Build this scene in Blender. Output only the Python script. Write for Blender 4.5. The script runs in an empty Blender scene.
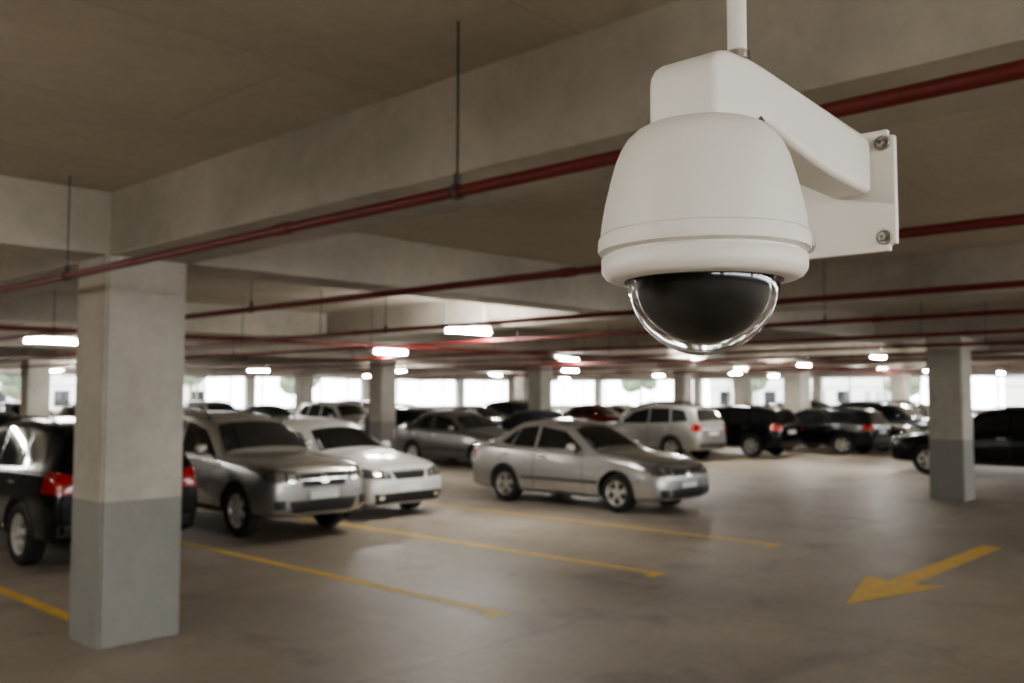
import bpy, bmesh, math, random
from mathutils import Vector, Matrix
from mathutils.bvhtree import BVHTree
random.seed(7)
scene = bpy.context.scene
COL = scene.collection
try:
    scene.view_settings.look = 'AgX - Medium High Contrast'
except Exception as ex:
    print('look', ex)

# ------------------------------------------------------------------ materials
def mat_basic(name, col, rough=0.5, metal=0.0, coat=0.0, emis=None, estr=0.0, trans=0.0, ior=1.45, noise=0.0, nscale=40, bump=0.0, spec=.5):
    m = bpy.data.materials.new(name); m.use_nodes = True
    nt = m.node_tree; b = nt.nodes['Principled BSDF']
    b.inputs['Base Color'].default_value = (*col, 1)
    b.inputs['Roughness'].default_value = rough
    b.inputs['Metallic'].default_value = metal
    b.inputs['Coat Weight'].default_value = coat
    b.inputs['Coat Roughness'].default_value = 0.05
    b.inputs['Transmission Weight'].default_value = trans
    b.inputs['IOR'].default_value = ior
    b.inputs['Specular IOR Level'].default_value = spec
    if emis:
        b.inputs['Emission Color'].default_value = (*emis, 1)
        b.inputs['Emission Strength'].default_value = estr
    if noise > 0 or bump > 0:
        tc = nt.nodes.new('ShaderNodeTexCoord')
        n = nt.nodes.new('ShaderNodeTexNoise'); n.inputs['Scale'].default_value = nscale; n.inputs['Detail'].default_value = 4
        nt.links.new(tc.outputs['Object'], n.inputs['Vector'])
        if noise > 0:
            mx = nt.nodes.new('ShaderNodeMix'); mx.data_type = 'RGBA'
            mx.inputs[6].default_value = (*[c*(1-noise) for c in col], 1)
            mx.inputs[7].default_value = (*[min(1, c*(1+noise)) for c in col], 1)
            nt.links.new(n.outputs['Fac'], mx.inputs[0]); nt.links.new(mx.outputs[2], b.inputs['Base Color'])
        if bump > 0:
            bp = nt.nodes.new('ShaderNodeBump'); bp.inputs['Strength'].default_value = bump; bp.inputs['Distance'].default_value = 0.002
            nt.links.new(n.outputs['Fac'], bp.inputs['Height']); nt.links.new(bp.outputs['Normal'], b.inputs['Normal'])
    return m

def ramp(nt, fac, stops):
    r = nt.nodes.new('ShaderNodeValToRGB')
    el = r.color_ramp.elements
    el[0].position, el[0].color = stops[0][0], (*stops[0][1], 1)
    el[1].position, el[1].color = stops[-1][0], (*stops[-1][1], 1)
    for p, c in stops[1:-1]:
        e = el.new(p); e.color = (*c, 1)
    nt.links.new(fac, r.inputs[0]); return r.outputs[0]

def mixc(nt, fac, a, b, mode='MIX', f=None):
    mx = nt.nodes.new('ShaderNodeMix'); mx.data_type = 'RGBA'; mx.blend_type = mode
    if fac is not None: nt.links.new(fac, mx.inputs[0])
    else: mx.inputs[0].default_value = f
    for i, v in ((6, a), (7, b)):
        if isinstance(v, tuple): mx.inputs[i].default_value = (*v, 1)
        else: nt.links.new(v, mx.inputs[i])
    return mx.outputs[2]

def concrete(name, c1, c2, big=0.35, rough=0.8, bump=0.3, boards=None, paint=None, roughvar=0.0, joints=None, spec=.5, stains=False, wear=None):
    m = bpy.data.materials.new(name); m.use_nodes = True
    nt = m.node_tree; b = nt.nodes['Principled BSDF']
    b.inputs['Specular IOR Level'].default_value = spec
    geo = nt.nodes.new('ShaderNodeNewGeometry')
    n1 = nt.nodes.new('ShaderNodeTexNoise'); n1.inputs['Scale'].default_value = big; n1.inputs['Detail'].default_value = 7; n1.inputs['Roughness'].default_value = .6
    n2 = nt.nodes.new('ShaderNodeTexNoise'); n2.inputs['Scale'].default_value = 9; n2.inputs['Detail'].default_value = 8; n2.inputs['Roughness'].default_value = .7
    nt.links.new(geo.outputs['Position'], n1.inputs['Vector']); nt.links.new(geo.outputs['Position'], n2.inputs['Vector'])
    col = ramp(nt, n1.outputs['Fac'], [(.3, c1), (.7, c2)])
    fine = ramp(nt, n2.outputs['Fac'], [(.25, (.78, .78, .78)), (.75, (1, 1, 1))])
    col = mixc(nt, None, col, fine, 'MULTIPLY', 0.8)
    if stains:
        n3 = nt.nodes.new('ShaderNodeTexNoise'); n3.inputs['Scale'].default_value = 1.1; n3.inputs['Detail'].default_value = 5; n3.inputs['Distortion'].default_value = .6
        nt.links.new(geo.outputs['Position'], n3.inputs['Vector'])
        st = ramp(nt, n3.outputs['Fac'], [(.30, (.66, .65, .64)), (.44, (1, 1, 1)), (.60, (1, 1, 1)), (.72, (1.12, 1.10, 1.07))])
        col = mixc(nt, None, col, st, 'MULTIPLY', .8)
    if wear:
        n4 = nt.nodes.new('ShaderNodeTexNoise'); n4.inputs['Scale'].default_value = 14; n4.inputs['Detail'].default_value = 8; n4.inputs['Roughness'].default_value = .75
        nt.links.new(geo.outputs['Position'], n4.inputs['Vector'])
        wf = ramp(nt, n4.outputs['Fac'], [(.34, (1, 1, 1)), (.44, (0, 0, 0))])
        col = mixc(nt, wf, col, wear)
    if boards or joints:
        bw, bh, mort, dark = boards or joints
        br = nt.nodes.new('ShaderNodeTexBrick'); br.offset = 0.0 if joints else .5
        br.inputs['Scale'].default_value = 1; br.inputs['Brick Width'].default_value = bw; br.inputs['Row Height'].default_value = bh
        br.inputs['Mortar Size'].default_value = mort; br.inputs['Mortar Smooth'].default_value = .3
        br.inputs['Color1'].default_value = (1, 1, 1, 1); br.inputs['Color2'].default_value = (.93, .93, .93, 1)
        br.inputs['Mortar'].default_value = (dark, dark, dark, 1)
        nt.links.new(geo.outputs['Position'], br.inputs['Vector'])
        col = mixc(nt, None, col, br.outputs['Color'], 'MULTIPLY', 1.0)
    if paint:
        zlim, pc = paint
        sx = nt.nodes.new('ShaderNodeSeparateXYZ'); nt.links.new(geo.outputs['Position'], sx.inputs[0])
        lt = nt.nodes.new('ShaderNodeMath'); lt.operation = 'LESS_THAN'; lt.inputs[1].default_value = zlim
        nt.links.new(sx.outputs['Z'], lt.inputs[0])
        pcol = mixc(nt, None, pc, fine, 'MULTIPLY', .6)
        col = mixc(nt, lt.outputs[0], col, pcol)
    nt.links.new(col, b.inputs['Base Color'])
    if roughvar:
        rr = nt.nodes.new('ShaderNodeMapRange'); rr.inputs['To Min'].default_value = rough-roughvar; rr.inputs['To Max'].default_value = rough+roughvar
        nt.links.new(n1.outputs['Fac'], rr.inputs['Value']); nt.links.new(rr.outputs[0], b.inputs['Roughness'])
    else: b.inputs['Roughness'].default_value = rough
    bp = nt.nodes.new('ShaderNodeBump'); bp.inputs['Strength'].default_value = bump; bp.inputs['Distance'].default_value = .01
    nt.links.new(n2.outputs['Fac'], bp.inputs['Height']); nt.links.new(bp.outputs['Normal'], b.inputs['Normal'])
    return m

M_floor = concrete('floor_concrete', (.245, .212, .172), (.42, .372, .312), .35, .52, .15, roughvar=.12, joints=(7.35, 5.0, .012, .75), spec=.42, stains=True)
M_ceil = concrete('ceiling_concrete', (.46, .415, .345), (.62, .565, .475), .5, .85, .3, boards=(2.44, 1.22, .008, .8))
M_beam = concrete('beam_concrete', (.36, .333, .285), (.57, .525, .45), .7, .85, .5)
M_pillar = concrete('pillar_concrete', (.37, .345, .295), (.51, .475, .41), 1.2, .8, .5, paint=(1.09, (.255, .25, .228)))
M_wall = concrete('wall_concrete', (.5, .48, .44), (.6, .58, .54), .5, .85, .2)
M_wallw = concrete('wall_west_concrete', (.2, .19, .17), (.28, .26, .23), .5, .85, .2)  # darkened so the unseen west wall reflects less in the black car
M_yellow = concrete('yellow_paint', (.64, .41, .09), (.80, .54, .13), 3.0, .6, .15, wear=(.38, .31, .2))
M_pipe = mat_basic('red_pipe_paint', (.145, .022, .021), .45, noise=.15, nscale=6)
M_darksteel = mat_basic('dark_steel', (.08, .07, .06), .5, .5, noise=.15)
M_frame = mat_basic('window_frame_paint', (.55, .55, .52), .5, noise=.05)
M_light = mat_basic('fluorescent_diffuser', (.9, .9, .9), .5, emis=(1, .975, .925), estr=265.0)
M_fix = mat_basic('fixture_metal', (.75, .74, .70), .5, noise=.05)
M_shell = mat_basic('camera_housing_plastic', (.80, .775, .72), .40, noise=.015, nscale=300, bump=.12)
M_seam = mat_basic('seam_dark', (.12, .11, .10), .6, noise=.05)
M_black = mat_basic('gloss_black', (.0006, .0006, .0008), .03, noise=.05, spec=.45)
M_clear = mat_basic('clear_dome', (1, 1, 1), .0, trans=1.0, ior=1.36, noise=0)
M_screw = mat_basic('stainless_steel', (.45, .42, .38), .28, 1.0, noise=.08)
C_glass = mat_basic('car_window_glass', (.010, .011, .012), .05, coat=.3, noise=.05)
C_black = mat_basic('car_black_plastic', (.015, .015, .015), .5, noise=.1)
C_tire = mat_basic('tire_rubber', (.017, .017, .017), .8, noise=.15, bump=.3)
C_rim = mat_basic('alloy_rim', (.62, .61, .59), .3, .8, noise=.04)
C_head = mat_basic('headlight_lens', (.16, .165, .17), .08, .6, coat=1, noise=.3, nscale=14)
C_tail = mat_basic('tail_light_lens', (.32, .010, .010), .15, coat=1, noise=.1)
C_plate = mat_basic('licence_plate', (.70, .70, .67), .5, noise=.05)
C_chrome = mat_basic('chrome_trim', (.85, .85, .83), .15, .9, noise=.03)
def paint(name, col, metal=.5, rough=.32, coat=.8, spec=.5): return mat_basic('paint_'+name, col, rough, metal, coat=coat, noise=.03, nscale=200, spec=spec)
P_silver = paint('silver', (.36, .35, .33), .65, .26)
P_silver2 = paint('light_silver', (.43, .42, .40), .6, .26)
P_white = paint('white', (.62, .61, .575), .2)
P_grey = paint('grey', (.15, .147, .14), .6, .28)
P_black = paint('black', (.005, .005, .006), .0, .2, coat=.15, spec=.3)
P_dark = paint('dark_blue', (.020, .022, .03), .4, .25)
P_red = paint('dark_red', (.13, .02, .02), .3, .25)

# ------------------------------------------------------------------ mesh helpers
class MB:
    def __init__(s): s.v = []; s.f = []; s.m = []; s.sm = []
    def add(s, verts, faces, mat=0, smooth=False):
        o = len(s.v); s.v += [tuple(v) for v in verts]
        for f in faces:
            s.f.append([i+o for i in f]); s.m.append(mat); s.sm.append(smooth)
    def box(s, x0, x1, y0, y1, z0, z1, mat=0):
        vs = [(x, y, z) for z in (z0, z1) for y in (y0, y1) for x in (x0, x1)]
        s.add(vs, [(0, 2, 3, 1), (4, 5, 7, 6), (0, 1, 5, 4), (2, 6, 7, 3), (0, 4, 6, 2), (1, 3, 7, 5)], mat)
    def cyl(s, p0, p1, r, mat=0, n=16, r1=None, caps=True):
        p0 = Vector(p0); p1 = Vector(p1); d = (p1-p0).normalized()
        a = d.orthogonal().normalized(); b = d.cross(a); r1 = r if r1 is None else r1
        vs = []
        for p, rr in ((p0, r), (p1, r1)):
            for i in range(n):
                t = 2*math.pi*i/n; vs.append(p+a*math.cos(t)*rr+b*math.sin(t)*rr)
        s.add(vs, [(i, (i+1) % n, n+(i+1) % n, n+i) for i in range(n)], mat, True)
        if caps:
            s.add(vs, [list(range(n))[::-1], list(range(n, 2*n))], mat)
    def lathe(s, prof, origin, mat=0, n=48, axis='Z'):
        vs = []; O = Vector(origin)
        for r, h in prof:
            for i in range(n):
                t = 2*math.pi*i/n
                if axis == 'Z': vs.append(O+Vector((r*math.cos(t), r*math.sin(t), h)))
                else: vs.append(O+Vector((h, r*math.cos(t), r*math.sin(t))))
        fs = []
        for j in range(len(prof)-1):
            for i in range(n):
                a = j*n+i; b = j*n+(i+1) % n
                fs.append((a, b, b+n, a+n))
        s.add(vs, fs, mat, True)
    def mesh(s, name, mats):
        me = bpy.data.meshes.new(name); me.from_pydata(s.v, [], s.f)
        for m in mats: me.materials.append(m)
        me.polygons.foreach_set('material_index', s.m); me.polygons.foreach_set('use_smooth', s.sm)
        me.update(); return me
    def obj(s, name, mats, parent=None):
        o = bpy.data.objects.new(name, s.mesh(name, mats)); COL.objects.link(o)
        if parent: o.parent = parent
        return o

def empty(name, loc=(0, 0, 0)):
    e = bpy.data.objects.new(name, None); e.location = loc; e.empty_display_size = .2; COL.objects.link(e); return e

# ------------------------------------------------------------------ building shell
X0, X1, Y0, Y1 = -12.0, 48.0, -12.0, 42.0
ZS, ZB = 3.45, 2.97
b = MB(); b.box(X0-.3, X1+.3, Y0-.3, Y1+.3, -.3, 0); b.obj('floor', [M_floor])
b = MB(); b.box(X0-.3, X1+.3, Y0-.3, Y1+.3, ZS, ZS+.3); b.obj('ceiling', [M_ceil])
for nm, bx in (('wall_north', (X0-.3, X1+.3, Y1, Y1+.25)), ('wall_south', (X0-.3, X1+.3, Y0-.25, Y0)),
               ('wall_east', (X1, X1+.25, Y0, Y1))):
    b = MB(); b.box(*bx, 0, 1.18); b.box(*bx, ZB-.1, ZS)
    if nm == 'wall_north': b.box(X0-.3, 8.0, Y1, Y1+.25, 1.18, ZB-.1)  # unseen infill added to block bright window reflections on the black car
    b.obj(nm, [M_wall])
b = MB(); b.box(X0-.25, X0, Y0, Y1, 0, ZS); b.obj('wall_west', [M_wallw])  # out of view, made windowless to cut reflections on the black car
def window(name, axis, const, a0, a1):
    b = MB(); n = max(1, round((a1-a0)/1.8))
    def bx(p0, p1, z0, z1, t=.05):
        if axis == 'Y': b.box(p0, p1, const-t/2, const+t/2, z0, z1)
        else: b.box(const-t/2, const+t/2, p0, p1, z0, z1)
    for i in range(n+1):
        p = a0+(a1-a0)*i/n; bx(p-.035, p+.035, 1.18, ZB-.1)
    bx(a0, a1, 1.18, 1.25); bx(a0, a1, 2.80, 2.87); bx(a0, a1, 2.28, 2.32)
    b.obj(name, [M_frame])
window('window_1', 'Y', Y1+.12, 8.1, X1); window('window_2', 'X', X1+.12, Y0, Y1)
window('window_3', 'Y', Y0-.12, X0, X1)

girX = [-4.3, 3.05, 10.4, 17.8, 25.1, 32.5, 39.8]
crossY = [-8.0, 7.05, 14.5, 22.0, 29.5, 36.9]
for gx in girX:
    b = MB(); b.box(gx, gx+.65, Y0, Y1, ZB, ZS); b.obj('ceiling_beam', [M_beam])
for cy in crossY:
    b = MB()
    xs = [X0]+[v for g in girX for v in (g, g+.65)]+[X1]
    for i in range(0, len(xs), 2): b.box(xs[i], xs[i+1], cy, cy+.55, ZB+.002, ZS)
    b.obj('ceiling_beam', [M_beam])
pillars = [(3.03, 7.05, .65, .55), (17.75, 5.47, .6, .6), (17.8, 22, .6, .6), (25.1, 22, .65, .6), (34.6, 22, .65, .6),
           (10.4, 29.5, .65, .6), (3.05, 22, .65, .6), (17.8, 36.9, .65, .6), (32.5, 29.5, .65, .6), (39.8, 14.5, .65, .6), (39.8, 22, .65, .6), (33.6, 16.2, .9, .7),
           (39.8, 36.9, .65, .6), (10.4, 36.9, .65, .6), (25.1, 36.9, .65, .6), (-4.3, 7.05, .65, .55), (-4.3, -8, .65, .55), (17.8, -8, .65, .55), (39.8, 2.0, .65, .55), (3.05, -8, .65, .55)]
for x, y, w, d in pillars:
    bm = bmesh.new(); bmesh.ops.create_cube(bm, size=1)
    for v in bm.verts:
        v.co = Vector((x+(v.co.x+.5)*w, y+(v.co.y+.5)*d, (v.co.z+.5)*ZB))
    bmesh.ops.bevel(bm, geom=[e for e in bm.edges if abs(e.verts[0].co.z-e.verts[1].co.z) > 1], offset=.018, segments=2, affect='EDGES')
    me = bpy.data.meshes.new('concrete_pillar'); bm.to_mesh(me); bm.free(); me.materials.append(M_pillar)
    COL.objects.link(bpy.data.objects.new('concrete_pillar', me))
for i in range(8):
    b = MB(); x = -4.3+7.35*i; b.box(x, x+.5, Y1-.3, Y1-.001, 0, ZB-.1); b.obj('concrete_pillar', [M_wall])
for i in range(7):
    b = MB(); y = -8+7.45*i; b.box(X1-.3, X1-.001, y, y+.5, 0, ZB-.1); b.obj('concrete_pillar', [M_wall])

# ------------------------------------------------------------------ floor markings
def strip(b, x0, x1, y0, y1, z=.004): b.add([(x0, y0, z), (x1, y0, z), (x1, y1, z), (x0, y1, z)], [(0, 1, 2, 3)])
for x in (3.3, 5.92, 8.37, 10.98):
    b = MB(); strip(b, x-.06, x+.06, 5.72 if x > 4 else 7.62, 15.5)
    if x > 4: strip(b, x-.20, x+.08, 5.60, 5.7199)
    b.obj('parking_line', [M_yellow])
for x in (23.0-.6, 25.2, 28.1, 31.0, 37):
    b = MB(); strip(b, x-.05, x+.05, 10.6, 15.9); b.obj('parking_line', [M_yellow])
b = MB()
z = .004
b.add([(8.3, 3.6, z), (9.75, 3.20, z), (9.65, 3.48, z), (12.7, 3.48, z), (12.7, 3.72, z), (9.65, 3.72, z), (9.75, 4.0, z)], [(0, 1, 2, 3, 4, 5, 6)])
b.obj('floor_arrow', [M_yellow])

# ------------------------------------------------------------------ sprinkler pipes
def pipe(px, r, hang, z=2.735):
    e = empty('sprinkler_pipe', (px, 0, z))
    b = MB(); b.cyl((0, Y0, 0), (0, Y1, 0), r, n=20)
    for k in range(int(Y0)+4, int(Y1), 6): b.cyl((0, k-.06, 0), (0, k+.06, 0), r*1.25, n=20)
    b.obj('pipe', [M_pipe], e)
    b = MB()
    for hy in hang:
        b.cyl((0, hy, r), (0, hy, ZS-z), .005, n=8)
        n = 20; pr = r+.003
        vs = []
        for rr in (pr, pr+.006):
            for dy in (-.012, .012):
                for i in range(n):
                    t = 2*math.pi*i/n; vs.append((rr*math.cos(t), hy+dy, rr*math.sin(t)))
        fs = []
        for i in range(n):
            j = (i+1) % n
            fs += [(2*n+i, 2*n+j, 3*n+j, 3*n+i), (i, j, 2*n+j, 2*n+i), (n+i, n+j, 3*n+j, 3*n+i)]
        b.add(vs, fs, 0, True)
        b.cyl((0, hy, r), (0, hy, r+.05), .013, n=8); b.box(-.016, .016, hy-.006, hy+.006, r, r+.045)
    b.obj('hanger', [M_darksteel], e)
pipe(2.6, .025, [6.7, 2.73, -3, 12, 18])
pipe(4.85, .027, (-9, -4.5, 0.2, 8.0, 9.9, 12.9, 17.5, 20.3, 26, 32, 40))
for px in (7.67, 10.2, 13.3, 16.2, 19.4, 22.4, 27.5, 30.5, 35.5):
    pipe(px, .027, (-9, -4.5, 0.2, 4.6, 9.4, 12.9, 17.5, 20.3, 26, 32, 40))
e = empty('sprinkler_pipe', (0, 11.3, 2.66)); b = MB(); b.cyl((-8, 0, 0), (46, 0, 0), .025); b.obj('pipe', [M_pipe], e)
b = MB()
for hx in (-6, 0, 8, 15, 24, 31, 38, 44): b.cyl((hx, 0, .02), (hx, 0, ZS-2.66), .006, n=8)
b.obj('hanger', [M_darksteel], e)

# ------------------------------------------------------------------ ceiling lights
lights = [(9.7, 10.0), (13.4, 16.3), (6.5, 17.4), (18.9, 15.7), (22.9, 14.1), (23.3, 9.2), (24.2, 29.0), (19.9, 32.3), (14.8, 39.5), (14.8, 35.8),
          (28.4, 23.4), (32.0, 31.0), (36.9, 20.9), (28.4, 13.6), (34.9, 13.6), (38.9, 13.3), (38.9, 26.3), (43.4, 22.4), (31.3, 17.5), (37, 8.5), (44, 12),
          (-2, 3), (-3, -4), (2, -4.6), (7.5, -3.5), (13, -3.5), (19, -3.5), (25.8, -3.5), (-2.6, 9.6), (-2.0, 14), (-7, 0), (1.5, 20), (6, 28), (0, 33), (12, 27), (33, 1), (41, 3), (42, 35), (30, 38)]  # row opens with unseen fixtures, added outside the view to light the foreground
lm = MB()
for sy in (-.045, .045): lm.cyl((-.46, sy, 0.03), (.46, sy, 0.03), .026, 0, 14)
fm = MB(); fm.box(-.48, .48, -.022, .022, .066, .11); fm.cyl((-.4, 0, .11), (-.4, 0, ZS-2.83), .006, n=8); fm.cyl((.4, 0, .11), (.4, 0, ZS-2.83), .006, n=8)
fm.box(-.50, -.461, -.075, .075, -.004, .11); fm.box(.461, .50, -.075, .075, -.004, .11)
lme = lm.mesh('tubes', [M_light]); fme = fm.mesh('housing', [M_fix])
for x, y in lights:
    e = empty('ceiling_light', (x, y, 2.83))
    for nm, me in (('tubes', lme), ('housing', fme)):
        o = bpy.data.objects.new(nm, me); COL.objects.link(o); o.parent = e

# ------------------------------------------------------------------ cars
CM = [P_silver, C_glass, C_black, C_tire, C_rim, C_head, C_tail, C_plate, C_chrome]
def ring(st):
    y, w, zb, sh, top, mode, wr = st
    h = sh-zb
    P = [(0, zb), (w*.84, zb), (w*.965, zb+.07), (w, zb+.38*h), (w*.995, zb+.72*h), (w*.955, sh)]
    if mode == 'H':
        P += [(w*.92, sh+(top-sh)*.45), (w*.86, top-.03), (w*.76, top-.008), (w*.4, top+.012), (0, top+.02)]
    else:
        P += [(w*.925, sh+.025), (wr, top-.10), (wr-.055, top-.03), (wr*.5, top+.0), (0, top+.012)]
    full = P + [(-x, z) for x, z in P[-2:0:-1]]
    return [(x, y, z) for x, z in full]
def build_car(spec):
    st = spec['st']; bm = bmesh.new(); rings = []
    for s in st: rings.append([bm.verts.new(c) for c in ring(s)])
    n = len(rings[0]); cl = bm.edges.layers.float.new('crease_edge')
    for a, b2 in zip(rings[:-1], rings[1:]):
        for i in range(n):
            j = (i+1) % n; bm.faces.new((a[i], a[j], b2[j], b2[i]))
    bm.faces.new(rings[0][::-1]); bm.faces.new(rings[-1])
    bmesh.ops.recalc_face_normals(bm, faces=bm.faces)
    bm.edges.ensure_lookup_table()
    idx = {v: (k, i) for k, r in enumerate(rings) for i, v in enumerate(r)}
    for e in bm.edges:
        (k1, i1), (k2, i2) = idx[e.verts[0]], idx[e.verts[1]]
        if i1 == i2 and i1 in (2, 18): e[cl] = .5
        if i1 == i2 and i1 in (5, 15, 7, 13): e[cl] = .6
        if k1 == k2 and k1 in spec['cr'] and 6 <= min(i1, i2) and max(i1, i2) <= 14: e[cl] = .55
    me = bpy.data.meshes.new('tmp'); bm.to_mesh(me); bm.free()
    for m in CM: me.materials.append(m)
    for p in me.polygons: p.use_smooth = True
    ob = bpy.data.objects.new('tmp', me); COL.objects.link(ob)
    md = ob.modifiers.new('s', 'SUBSURF'); md.levels = 3; md.render_levels = 3
    W = spec['W']; R = spec['R']
    cb = MB()
    for wy in spec['wy']:
        for sx in (-1, 1): cb.cyl((sx*(W-.27), wy, R+.01), (sx*(W+.3), wy, R+.01), R+.045, mat=2, n=40)
    co = cb.obj('cut', CM)
    cbm = bmesh.new(); cbm.from_mesh(co.data); bmesh.ops.remove_doubles(cbm, verts=cbm.verts, dist=1e-5); bmesh.ops.recalc_face_normals(cbm, faces=cbm.faces); cbm.to_mesh(co.data); cbm.free()
    dg = bpy.context.evaluated_depsgraph_get(); dg.update()
    wm = bpy.data.meshes.new_from_object(ob.evaluated_get(dg))
    bmw = bmesh.new(); bmw.from_mesh(wm); bvh = BVHTree.FromBMesh(bmw)
    md2 = ob.modifiers.new('b', 'BOOLEAN'); md2.operation = 'DIFFERENCE'; md2.object = co; md2.solver = 'EXACT'
    dg = bpy.context.evaluated_depsgraph_get(); dg.update()
    body = bpy.data.meshes.new_from_object(ob.evaluated_get(dg))
    bpy.data.objects.remove(ob); bpy.data.objects.remove(co)
    b = MB()
    def patch(view, q, mat, off=.004, nu=14, nv=8, mirror=False):
        for s in ((1, -1) if mirror else (1,)):
            vs = []; ok = []
            for i in range(nu+1):
                for j in range(nv+1):
                    u = i/nu; v = j/nv
                    a = (q[0][0]*(1-u)*(1-v)+q[1][0]*(1-u)*v+q[2][0]*u*v+q[3][0]*u*(1-v))
                    c = (q[0][1]*(1-u)*(1-v)+q[1][1]*(1-u)*v+q[2][1]*u*v+q[3][1]*u*(1-v))
                    if view == 'side': o, d = Vector((s*3, a, c)), Vector((-s, 0, 0))
                    elif view == 'front': o, d = Vector((s*a, -3, c)), Vector((0, 1, 0))
                    elif view == 'rear': o, d = Vector((s*a, 9, c)), Vector((0, -1, 0))
                    else: o, d = Vector((s*a, c, 4)), Vector((0, 0, -1))
                    h, nrm, _, _ = bvh.ray_cast(o, d)
                    ok.append(h is not None)
                    if h is None: vs.append(o)
                    else:
                        if nrm.dot(d) > 0: nrm = -nrm
                        vs.append(h+nrm*off)
            fs = []
            for i in range(nu):
                for j in range(nv):
                    k = (i*(nv+1)+j, i*(nv+1)+j+1, (i+1)*(nv+1)+j+1, (i+1)*(nv+1)+j)
                    if all(ok[t] for t in k): fs.append(k)
            b.add(vs, fs, mat, True)
    for q in spec['side_glass']: patch('side', q, 1, mirror=True)
    for v, q in spec['glass']: patch(v, q, 1, nu=20, nv=10)
    for v, q, m, mir, off in spec['parts']: patch(v, q, m, off=off, mirror=mir)
    for (y0, z0, y1, z1) in spec['seams']:
        dy, dz = y1-y0, z1-z0; L = math.hypot(dy, dz); px, pz = -dz/L*.006, dy/L*.006
        patch('side', [(y0-px, z0-pz), (y0+px, z0+pz), (y1+px, z1+pz), (y1-px, z1-pz)], 2, off=.002, nu=18, nv=1, mirror=True)
    hy0, hy1, hx0, hx1 = spec['hood']
    patch('top', [(hx0-.006, hy0), (hx0+.006, hy0), (hx1+.006, hy1), (hx1-.006, hy1)], 2, off=.002, nu=18, nv=1, mirror=True)
    patch('top', [(0, hy0-.03), (0, hy0-.018), (hx0, hy0), (hx0, hy0-.012)], 2, off=.002, nu=12, nv=1, mirror=True)
    # wheel-arch lips
    for wy in spec['wy']:
        for k in range(16):
            t0 = math.pi*(k/16); t1 = math.pi*((k+1)/16); r0 = R+.046; r1 = R+.078
            patch('side', [(wy+r0*math.cos(t0), R+.01+r0*math.sin(t0)), (wy+r1*math.cos(t0), R+.01+r1*math.sin(t0)),
                           (wy+r1*math.cos(t1), R+.01+r1*math.sin(t1)), (wy+r0*math.cos(t1), R+.01+r0*math.sin(t1))], 0, off=.012, nu=2, nv=1, mirror=True)
    # wheels
    for wy in spec['wy']:
        for s in (-1, 1):
            cx = s*(W-.125)
            pr = [(R*.62, .085), (R*.66, .10), (R*.80, .108), (R*.93, .10), (R*.99, .075), (R, .03), (R, -.03), (R*.99, -.075), (R*.93, -.10), (R*.62, -.10)]
            b.lathe([(r, h*s) for r, h in pr], (cx, wy, R), 3, 40, 'X')
            b.lathe([(.0, .02*s), (R*.2, .02*s), (R*.6, .015*s)], (cx, wy, R), 2, 32, 'X')
            b.lathe([(R*.58, .02*s), (R*.58, .085*s), (R*.64, .094*s), (R*.69, .09*s)], (cx, wy, R), 4, 40, 'X')
            b.lathe([(.0, .088*s), (R*.15, .086*s), (R*.19, .075*s), (R*.19, .03*s)], (cx, wy, R), 4, 24, 'X')
            ns = spec.get('spokes', 5)
            for k in range(ns):
                t = 2*math.pi*k/ns+.3
                er = Vector((0, math.cos(t), math.sin(t))); et = Vector((0, -math.sin(t), math.cos(t))); ex = Vector((s, 0, 0))
                c = Vector((cx, wy, R))
                vs = []
                for rr, ww, hh in ((R*.12, .030, .078), (R*.61, .044, .084)):
                    for sg, hz in ((-1, hh-.03), (1, hh-.03), (1, hh), (-1, hh)):
                        vs.append(c+er*rr+et*sg*ww+ex*hz)
                b.add(vs, [(0, 1, 2, 3), (4, 7, 6, 5), (0, 4, 5, 1), (1, 5, 6, 2), (2, 6, 7, 3), (3, 7, 4, 0)], 4)
    my, mz = spec['mirror']
    for s in (-1, 1):
        vs = []; fs = []; nu, nv = 12, 8; c = Vector((s*(W+.07), my, mz))
        for i in range(nv+1):
            for j in range(nu):
                ph = math.pi*i/nv; th = 2*math.pi*j/nu
                f = lambda v: math.copysign(abs(v)**.7, v)
                vs.append(c+Vector((.10*f(math.sin(ph)*math.cos(th)), .06*f(math.sin(ph)*math.sin(th)), .075*f(math.cos(ph)))))
        for i in range(nv):
            for j in range(nu):
                fs.append((i*nu+j, i*nu+(j+1) % nu, (i+1)*nu+(j+1) % nu, (i+1)*nu+j))
        b.add(vs, fs, 0, True)
        b.box(min(s*(W-.12), s*(W+.02)), max(s*(W-.12), s*(W+.02)), my-.02, my+.02, mz-.06, mz-.03, 2)
    if spec.get('rails'):
        y0, y1, rx, rz = spec['rails']
        for s in (-1, 1):
            pts = [(y0, rz-.09), (y0+.12, rz), ((y0+y1)/2, rz+.012), (y1-.12, rz-.015), (y1, rz-.10)]
            for p, q in zip(pts[:-1], pts[1:]): b.cyl((s*rx, p[0], p[1]), (s*rx, q[0], q[1]), .016, 2, 8)
    extra = b.mesh('x', CM)
    fb = bmesh.new(); fb.from_mesh(body); fb.from_mesh(extra)
    out = bpy.data.meshes.new(spec['name']); fb.to_mesh(out); fb.free(); bmw.free()
    for m in CM: out.materials.append(m)
    return out

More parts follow.
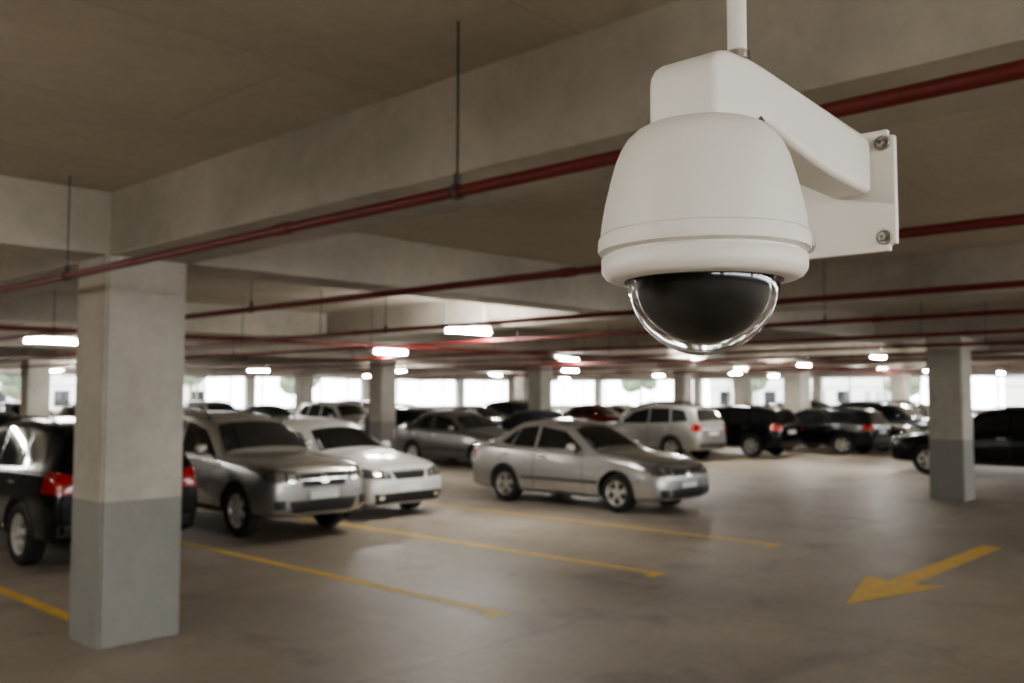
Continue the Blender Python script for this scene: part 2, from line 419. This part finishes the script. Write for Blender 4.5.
def mk_sedan(variant):
    W = .84
    st = [(-.03, .56, .32, .52, .61, 'H', 0), (.01, .72, .22, .60, .70, 'H', 0), (.14, .80, .19, .68, .80, 'H', 0), (.42, .83, .18, .75, .88, 'H', 0),
          (.82, .84, .18, .81, .935, 'H', 0), (1.14, .84, .18, .855, .965, 'H', 0), (1.28, .84, .18, .87, .98, 'H', 0),
          (1.98, .84, .18, .90, 1.39, 'R', .58), (2.35, .84, .18, .91, 1.475, 'R', .60), (2.85, .84, .18, .92, 1.475, 'R', .595), (3.22, .84, .18, .93, 1.42, 'R', .57),
          (3.80, .835, .18, .95, 1.06, 'H', 0), (4.08, .81, .20, .945, 1.05, 'H', 0), (4.25, .77, .22, .90, 1.01, 'H', 0), (4.31, .62, .32, .80, .89, 'H', 0)]
    parts = [('front', [(.36, .61), (.38, .715), (.775, .79), (.765, .635)], 5, True, .006), ('side', [(.06, .64), (.09, .745), (.40, .81), (.28, .69)], 5, True, .006),
             ('front', [(.42, .635), (.42, .70), (.50, .715), (.50, .635)], 8, True, .010), ('front', [(.56, .65), (.56, .73), (.66, .745), (.66, .655)], 8, True, .010),
             ('front', [(-.21, .42), (-.21, .51), (.21, .51), (.21, .42)], 7, False, .02),
             ('rear', [(.46, .76), (.46, .90), (.76, .92), (.74, .75)], 6, True, .006), ('side', [(4.06, .78), (4.06, .91), (4.27, .90), (4.26, .77)], 6, True, .006),
             ('rear', [(-.24, .60), (-.24, .72), (.24, .72), (.24, .60)], 7, False, .01),
             ('rear', [(-.6, .26), (-.6, .34), (.6, .34), (.6, .26)], 2, False, .004),
             ('side', [(2.38, .815), (2.38, .845), (2.56, .845), (2.56, .815)], 8, True, .02), ('side', [(3.2, .825), (3.2, .855), (3.38, .855), (3.38, .825)], 8, True, .02),
             ('side', [(1.22, .45), (1.22, .485), (2.92, .485), (2.92, .45)], 2, True, .010)]
    if variant == 0:
        parts += [('front', [(-.36, .60), (-.38, .705), (.38, .705), (.36, .60)], 2, False, .005), ('front', [(-.37, .645), (-.37, .66), (.37, .66), (.37, .645)], 8, False, .01),
                  ('front', [(-.42, .26), (-.48, .40), (.48, .40), (.42, .26)], 2, False, .005), ('front', [(.54, .28), (.54, .40), (.72, .41), (.70, .30)], 2, True, .005),
                  ('front', [(-.055, .60), (-.055, .70), (.055, .70), (.055, .60)], 8, False, .014)]
    else:
        parts += [('front', [(-.28, .60), (-.34, .715), (.34, .715), (.28, .60)], 2, False, .005), ('front', [(-.34, .71), (-.34, .73), (.34, .73), (.34, .71)], 8, False, .012),
                  ('front', [(-.64, .25), (-.68, .40), (.68, .40), (.64, .25)], 2, False, .005), ('front', [(.5, .30), (.5, .37), (.6, .37), (.6, .30)], 8, True, .012)]
    return dict(name='sedan_mesh', st=st, cr=(6, 7, 10, 11), W=W, R=.315, wy=(.84, 3.34), spokes=5 if variant == 0 else 7, hood=(.20, 1.28, .60, .73),
                side_glass=[[(1.58, .975), (2.06, 1.275), (2.60, 1.355), (2.60, .985)], [(2.67, .985), (2.67, 1.355), (3.10, 1.31), (3.20, 1.0)], [(3.24, 1.005), (3.15, 1.30), (3.24, 1.24), (3.48, 1.045)]],
                glass=[('top', [(-.70, 1.36), (.70, 1.36), (.525, 1.90), (-.525, 1.90)]), ('top', [(-.48, 3.30), (.48, 3.30), (.63, 3.74), (-.63, 3.74)])],
                parts=parts, seams=[(1.50, .32, 1.56, .95), (2.635, .27, 2.635, .96), (3.42, .66, 3.50, .97), (1.50, .25, 2.9, .25), (.42, .50, .30, .66)], mirror=(1.70, 1.02))
def mk_suv(variant):
    W = .88
    st = [(-.03, .62, .42, .70, .80, 'H', 0), (.01, .77, .31, .79, .90, 'H', 0), (.13, .85, .28, .86, .975, 'H', 0), (.45, .875, .27, .91, 1.03, 'H', 0), (.88, .88, .27, .945, 1.07, 'H', 0),
          (1.18, .88, .27, .975, 1.095, 'H', 0), (1.32, .88, .27, .995, 1.11, 'H', 0),
          (1.96, .88, .27, 1.03, 1.57, 'R', .64), (2.35, .88, .27, 1.04, 1.655, 'R', .67), (3.2, .88, .27, 1.05, 1.67, 'R', .665), (3.85, .88, .27, 1.06, 1.63, 'R', .645),
          (4.20, .875, .28, 1.06, 1.55, 'R', .62), (4.40, .855, .30, 1.02, 1.16, 'H', 0), (4.46, .78, .38, .92, 1.04, 'H', 0), (4.48, .66, .44, .82, .93, 'H', 0)]
    parts = [('front', [(.44, .74), (.42, .88), (.83, .955), (.82, .78)], 5, True, .006), ('side', [(.04, .78), (.07, .91), (.40, .975), (.28, .84)], 5, True, .006),
             ('front', [(.48, .765), (.48, .86), (.59, .875), (.59, .77)], 8, True, .010), ('front', [(.65, .785), (.65, .89), (.75, .905), (.75, .795)], 8, True, .010),
             ('front', [(-.36, .70), (-.40, .88), (.40, .88), (.36, .70)], 2, False, .005), ('front', [(-.39, .785), (-.39, .81), (.39, .81), (.39, .785)], 8, False, .012),
             ('front', [(-.06, .74), (-.06, .86), (.06, .86), (.06, .74)], 8, False, .016),
             ('front', [(-.5, .36), (-.58, .52), (.58, .52), (.5, .36)], 2, False, .005), ('front', [(.63, .42), (.63, .54), (.78, .54), (.77, .43)], 2, True, .005),
             ('front', [(-.24, .54), (-.24, .65), (.24, .65), (.24, .54)], 7, False, .02),
             ('rear', [(.60, .86), (.62, 1.06), (.80, 1.10), (.80, .84)], 6, True, .006), ('side', [(4.20, .87), (4.22, 1.07), (4.43, 1.04), (4.43, .87)], 6, True, .006),
             ('rear', [(-.26, .76), (-.26, .88), (.26, .88), (.26, .76)], 7, False, .01), ('rear', [(-.78, .40), (-.78, .52), (.78, .52), (.78, .40)], 2, False, .006),
             ('side', [(1.27, .30), (1.27, .38), (3.09, .38), (3.09, .30)], 2, True, .008),
             ('side', [(2.38, .92), (2.38, .95), (2.58, .95), (2.58, .92)], 8, True, .02), ('side', [(3.22, .93), (3.22, .96), (3.42, .96), (3.42, .93)], 8, True, .02)]
    return dict(name='suv_mesh', st=st, cr=(6, 7, 11, 12), W=W, R=.36, wy=(.90, 3.52), spokes=6, hood=(.20, 1.32, .64, .76),
                side_glass=[[(1.60, 1.09), (2.06, 1.42), (2.62, 1.545), (2.62, 1.10)], [(2.69, 1.10), (2.69, 1.545), (3.36, 1.545), (3.44, 1.12)], [(3.50, 1.13), (3.43, 1.54), (3.88, 1.49), (4.04, 1.19)]],
                glass=[('top', [(-.73, 1.40), (.73, 1.40), (.58, 1.90), (-.58, 1.90)]), ('rear', [(-.54, 1.51), (.54, 1.51), (.68, 1.18), (-.68, 1.18)])],
                parts=parts, seams=[(1.50, .40, 1.56, 1.06), (2.655, .36, 2.655, 1.08), (3.48, .79, 3.52, 1.08), (.44, .60, .30, .80)], mirror=(1.74, 1.16), rails=(2.15, 3.85, .57, 1.665))
ME = {'sedan': build_car(mk_sedan(0)), 'sedan_b': build_car(mk_sedan(1)), 'suv': build_car(mk_suv(0))}

def car(name, kind, x, yf, paintm, toward=-1, rot=0.0, sc=(1, 1, 1)):
    e = empty(name, (x, yf, 0)); e.rotation_euler = (0, 0, (math.pi if toward > 0 else 0)+math.radians(rot)); e.scale = sc
    o = bpy.data.objects.new('body', ME[kind]); COL.objects.link(o); o.parent = e
    o.material_slots[0].link = 'OBJECT'; o.material_slots[0].material = paintm
    return e
car('suv_car', 'suv', 7.42, 10.38, P_silver, sc=(.93, .95, .985))
car('sedan_car', 'sedan_b', 9.55, 11.1, P_white)
car('sedan_car', 'sedan', 12.98, 8.22, P_silver2, sc=(1, .99, 1))
car('suv_car', 'suv', 4.72, 14.55, P_black, toward=1, rot=0, sc=(1, .97, .98))
car('sedan_car', 'sedan_b', 17.65, 16.1, P_grey)
car('suv_car', 'suv', 20.3, 21.0, P_dark, sc=(.97, .96, .9))
car('minivan_car', 'suv', 23.6, 18.3, P_silver2, toward=1, sc=(.97, .95, .98))
car('suv_car', 'suv', 26.8, 17.6, P_black, toward=1, sc=(1, .98, .94))
car('hatchback_car', 'suv', 29.6, 16.0, P_black, toward=1, sc=(.98, 1, .9))
car('suv_car', 'suv', 23.95, 8.85, P_black, toward=1, sc=(1, 1.03, .97))
bg = [('sedan', 20.1, 15.0, P_dark), ('sedan_b', 32.2, 11.4, P_black), ('suv', 34.8, 10.9, P_dark), ('suv', 37.3, 11.0, P_black), ('sedan', 41.4, 11, P_grey),
      ('suv', 6.0, 24.5, P_black), ('sedan', 8.7, 24.8, P_grey), ('suv', 11.6, 24.4, P_dark), ('sedan', 14.3, 25, P_silver), ('sedan_b', 16.9, 30.2, P_grey),
      ('suv', 20.8, 25.6, P_white), ('sedan', 23.4, 25, P_black), ('sedan_b', 27.3, 25.1, P_silver), ('suv', 30, 24.9, P_dark), ('sedan', 34.2, 24.2, P_red), ('sedan', 37, 24.6, P_white),
      ('suv', 12.6, 33.6, P_grey), ('sedan', 15.5, 34.9, P_black), ('suv', 20.5, 34.3, P_silver), ('sedan', 23, 34, P_dark), ('suv', 28.5, 34.2, P_black), ('sedan', 31, 34, P_white),
      ('suv', 31.6, 17.8, P_grey), ('sedan', 35.8, 17.4, P_silver2), ('sedan_b', 38.4, 17.2, P_black), ('suv', 42.5, 17.4, P_dark), ('sedan', 44.9, 17, P_silver),
      ('sedan', 33, 3.2, P_silver), ('suv', 36, 3.6, P_black), ('sedan_b', 43, 4.2, P_grey), ('sedan', 45.6, 8.3, P_dark), ('sedan', 0.4, 24.8, P_silver), ('suv', 3.1, 24.6, P_white)]
for k, x, y, p in bg:
    car('suv_car' if k == 'suv' else 'sedan_car', k, x, y, p)

# ------------------------------------------------------------------ security camera
HX, HY = .925, .562
cam_root = empty('security_camera', (HX, HY, 0))
px = .001145
def Z(y): return 1.9+(395-y)*px
def edge_split(o, deg=38):
    md = o.modifiers.new('es', 'EDGE_SPLIT'); md.split_angle = math.radians(deg)
b = MB()
prof = [(0, Z(124)), (.058, Z(124.5)), (.068, Z(126.5)), (.0775, Z(131)), (.0865, Z(138.5)), (.0930, Z(148)), (.0990, Z(160)), (.1055, Z(180)), (.1120, Z(204)), (.1158, Z(223)), (.1170, Z(232)),
        (.1173, Z(235)), (.1155, Z(236)), (.1155, Z(237.5)), (.1190, Z(238)), (.1198, Z(240)), (.1202, Z(250)), (.1194, Z(252)), (.1135, Z(252.5)), (.1095, Z(254)), (.1095, Z(257)), (.1155, Z(257.5)), (.1165, Z(259)), (.1163, Z(270)), (.1153, Z(273)),
        (.1115, Z(277.5)), (.106, Z(280)), (.100, Z(281)), (.0900, Z(281)), (.0885, Z(279)), (.0885, Z(270)), (0, Z(270))]
b.lathe(prof, (0, 0, 0), 0, 160)
b.lathe([(.0885, Z(281.5)), (.0898, Z(281.8)), (.0898, Z(281))], (0, 0, 0), 1, 96)
o = b.obj('housing', [M_shell, M_seam], cam_root); edge_split(o)
arm = [(-.044, 2.2055), (-.044, 2.257), (-.0415, 2.269), (-.034, 2.279), (-.023, 2.286), (-.008, 2.290), (.04, 2.293), (.08, 2.2925), (.30, 2.285), (.42, 2.279),
       (.42, 2.195), (.36, 2.197), (.28, 2.200), (.20, 2.207), (.13, 2.217), (.095, 2.2235), (.075, 2.225), (.060, 2.222), (.051, 2.215), (.048, 2.2055)]
bm = bmesh.new()
def hw(s): return .045 if s < .05 else .045-.013*min(1, (s-.05)/.30)
va = [bm.verts.new((s, -hw(s), z)) for s, z in arm]; vb = [bm.verts.new((s, hw(s), z)) for s, z in arm]
n = len(arm); bm.faces.new(va); bm.faces.new(vb[::-1])
for i in range(n): bm.faces.new((va[i], vb[i], vb[(i+1) % n], va[(i+1) % n]))
bmesh.ops.recalc_face_normals(bm, faces=bm.faces)
me = bpy.data.meshes.new('arm'); bm.to_mesh(me); bm.free(); me.materials.append(M_shell)
for p in me.polygons: p.use_smooth = True
o = bpy.data.objects.new('bracket_arm', me); COL.objects.link(o); o.parent = cam_root
md = o.modifiers.new('bev', 'BEVEL'); md.width = .014; md.segments = 6; md.limit_method = 'ANGLE'; md.angle_limit = math.radians(50)
md = o.modifiers.new('wn', 'WEIGHTED_NORMAL')
PC = .011
bm = bmesh.new(); bmesh.ops.create_cube(bm, size=1)
for v in bm.verts: v.co = Vector((.421+(v.co.x+.5)*.012, PC+v.co.y*.150, 2.109+(v.co.z+.5)*.179))
bmesh.ops.bevel(bm, geom=[e for e in bm.edges if abs(e.verts[0].co.x-e.verts[1].co.x) > .005], offset=.010, segments=5, affect='EDGES')
me = bpy.data.meshes.new('plate'); bm.to_mesh(me); bm.free(); me.materials.append(M_shell)
o = bpy.data.objects.new('mounting_plate', me); COL.objects.link(o); o.parent = cam_root
md = o.modifiers.new('bev', 'BEVEL'); md.width = .003; md.segments = 3; md.limit_method = 'ANGLE'
b = MB()
for y in (PC-.058, PC+.058):
    for z in (2.129, 2.268):
        b.lathe([(.0, -.0035), (.0105, -.0035), (.0115, -.002), (.0115, 0)], (.421, y, z), 0, 24, 'X')
        b.lathe([(.0066, -.0032), (.0088, -.0037), (.0098, -.0037)], (.421, y, z), 1, 24, 'X')
        b.lathe([(.0, -.010), (.0052, -.010), (.0066, -.0085), (.0066, -.003)], (.421, y, z), 0, 6, 'X')
        b.lathe([(.0, -.0105), (.0032, -.0105)], (.421, y, z), 1, 6, 'X')
o = b.obj('plate_bolts', [M_screw, M_seam], cam_root); edge_split(o)
b = MB(); b.cyl((.056, -.030, 2.236), (.066, -.044, 2.209), .0065, 0, 16); b.cyl((.060, -.036, 2.225), (.0625, -.0395, 2.218), .0092, 0, 6)
b.cyl((.33, .0, 2.280), (.33, .0, 2.292), .007, 0, 6)
b.obj('cable_gland', [M_screw], cam_root)
b = MB()
b.lathe([(.0, 2.305), (.0118, 2.305), (.0118, ZS)], (.086, 0, 0), 0, 32)
b.lathe([(.0, 2.289), (.0165, 2.289), (.0172, 2.291), (.0172, 2.306), (.016, 2.308), (.0145, 2.309), (.0145, 2.312), (.0160, 2.313), (.0160, 2.322), (.0118, 2.325)], (.086, 0, 0), 1, 32)
b.lathe([(.0118, ZS-.012), (.04, ZS-.012), (.04, ZS)], (.086, 0, 0), 0, 32)
o = b.obj('conduit', [M_shell, M_screw], cam_root); edge_split(o)
b = MB(); N = 40; R = .0865; cz = Z(277)
b.lathe([(R*math.sin(math.pi/2*i/N)+(1e-5 if i == 0 else 0), -R*1.04*math.cos(math.pi/2*i/N)) for i in range(N+1)]+[(R, .008)], (0, 0, cz), 0, 96)
o = b.obj('clear_dome', [M_clear], cam_root)
md = o.modifiers.new('sol', 'SOLIDIFY'); md.thickness = .0016; md.offset = -1
b = MB(); r2 = .0790
b.lathe([(r2*math.sin(math.pi*.56*i/N)+(1e-5 if i == 0 else 0), -r2*.98*math.cos(math.pi*.56*i/N)) for i in range(N+1)], (0, 0, cz+.001), 0, 96)
b.obj('camera_module', [M_black, M_seam], cam_root)

# ------------------------------------------------------------------ exterior
M_ground = concrete('exterior_asphalt', (.35, .35, .34), (.45, .45, .43), .2, .9, .1)
b = MB(); b.box(-90, 150, -90, 150, -.6, -.31); ground = b.obj('ground', [M_ground])
M_bld = concrete('building_render', (.5, .5, .48), (.62, .61, .58), .2, .9, .1)
M_leaf = mat_basic('foliage', (.10, .13, .08), .8, noise=.5, nscale=2)
M_bark = mat_basic('bark', (.12, .09, .06), .9, noise=.3)
def building(x, y, w, d, h):
    b = MB(); b.box(x, x+w, y, y+d, -.31, h, 0)
    n = int(w/2.5)
    for fl in range(int(h/3)):
        for i in range(n): b.box(x+1+i*2.5, x+2.3+i*2.5, y-.05, y+.05, fl*3+.9, fl*3+2.3, 1)
        for i in range(int(d/2.5)): b.box(x-.05, x+.05, y+1+i*2.5, y+2.3+i*2.5, fl*3+.9, fl*3+2.3, 1)
    b.obj('building', [M_bld, C_glass], ground)
building(-5, 75, 22, 10, 9); building(25, 82, 20, 10, 6); building(82, 0, 12, 22, 9); building(85, 35, 12, 16, 7)
def tree(x, y, h):
    b = MB(); b.cyl((x, y, -.31), (x, y, h*.5), .18, 1, 10, .1)
    for k in range(14):
        a = random.random()*6.28; rr = random.random()*h*.22; c = Vector((x+math.cos(a)*rr, y+math.sin(a)*rr, h*(.45+.45*random.random()))); s = h*.13*(.8+.6*random.random())
        vs = []; fs = []; nu, nv = 10, 7
        for i in range(nv+1):
            for j in range(nu):
                ph = math.pi*i/nv; th = 2*math.pi*j/nu; q = s*(1+.25*random.random())
                vs.append(c+Vector((q*math.sin(ph)*math.cos(th), q*math.sin(ph)*math.sin(th), q*.8*math.cos(ph))))
        for i in range(nv):
            for j in range(nu): fs.append((i*nu+j, i*nu+(j+1) % nu, (i+1)*nu+(j+1) % nu, (i+1)*nu+j))
        b.add(vs, fs, 0, True)
    b.obj('tree', [M_leaf, M_bark])
for x, y, h in ((4, 66, 6), (22, 64, 5), (36, 68, 6), (48, 70, 6), (70, 8, 6), (72, 26, 5), (70, 38, 6), (74, 52, 6), (12, 70, 4)): tree(x, y, h)

# ------------------------------------------------------------------ world
w = bpy.data.worlds.new('overcast'); scene.world = w; w.use_nodes = True
bgn = w.node_tree.nodes['Background']; bgn.inputs[0].default_value = (.95, .97, 1.0, 1); bgn.inputs[1].default_value = 10.5

# ------------------------------------------------------------------ camera
cd = bpy.data.cameras.new('camera'); co = bpy.data.objects.new('camera', cd); COL.objects.link(co)
co.location = (0, 0, 1.9); co.rotation_euler = (math.radians(93.31), 0, math.radians(-47))
cd.sensor_width = 36; cd.lens = 32.55; cd.clip_start = .05; cd.clip_end = 500
cd.dof.use_dof = True; cd.dof.focus_distance = 1.0; cd.dof.aperture_fstop = 6.3
scene.camera = co
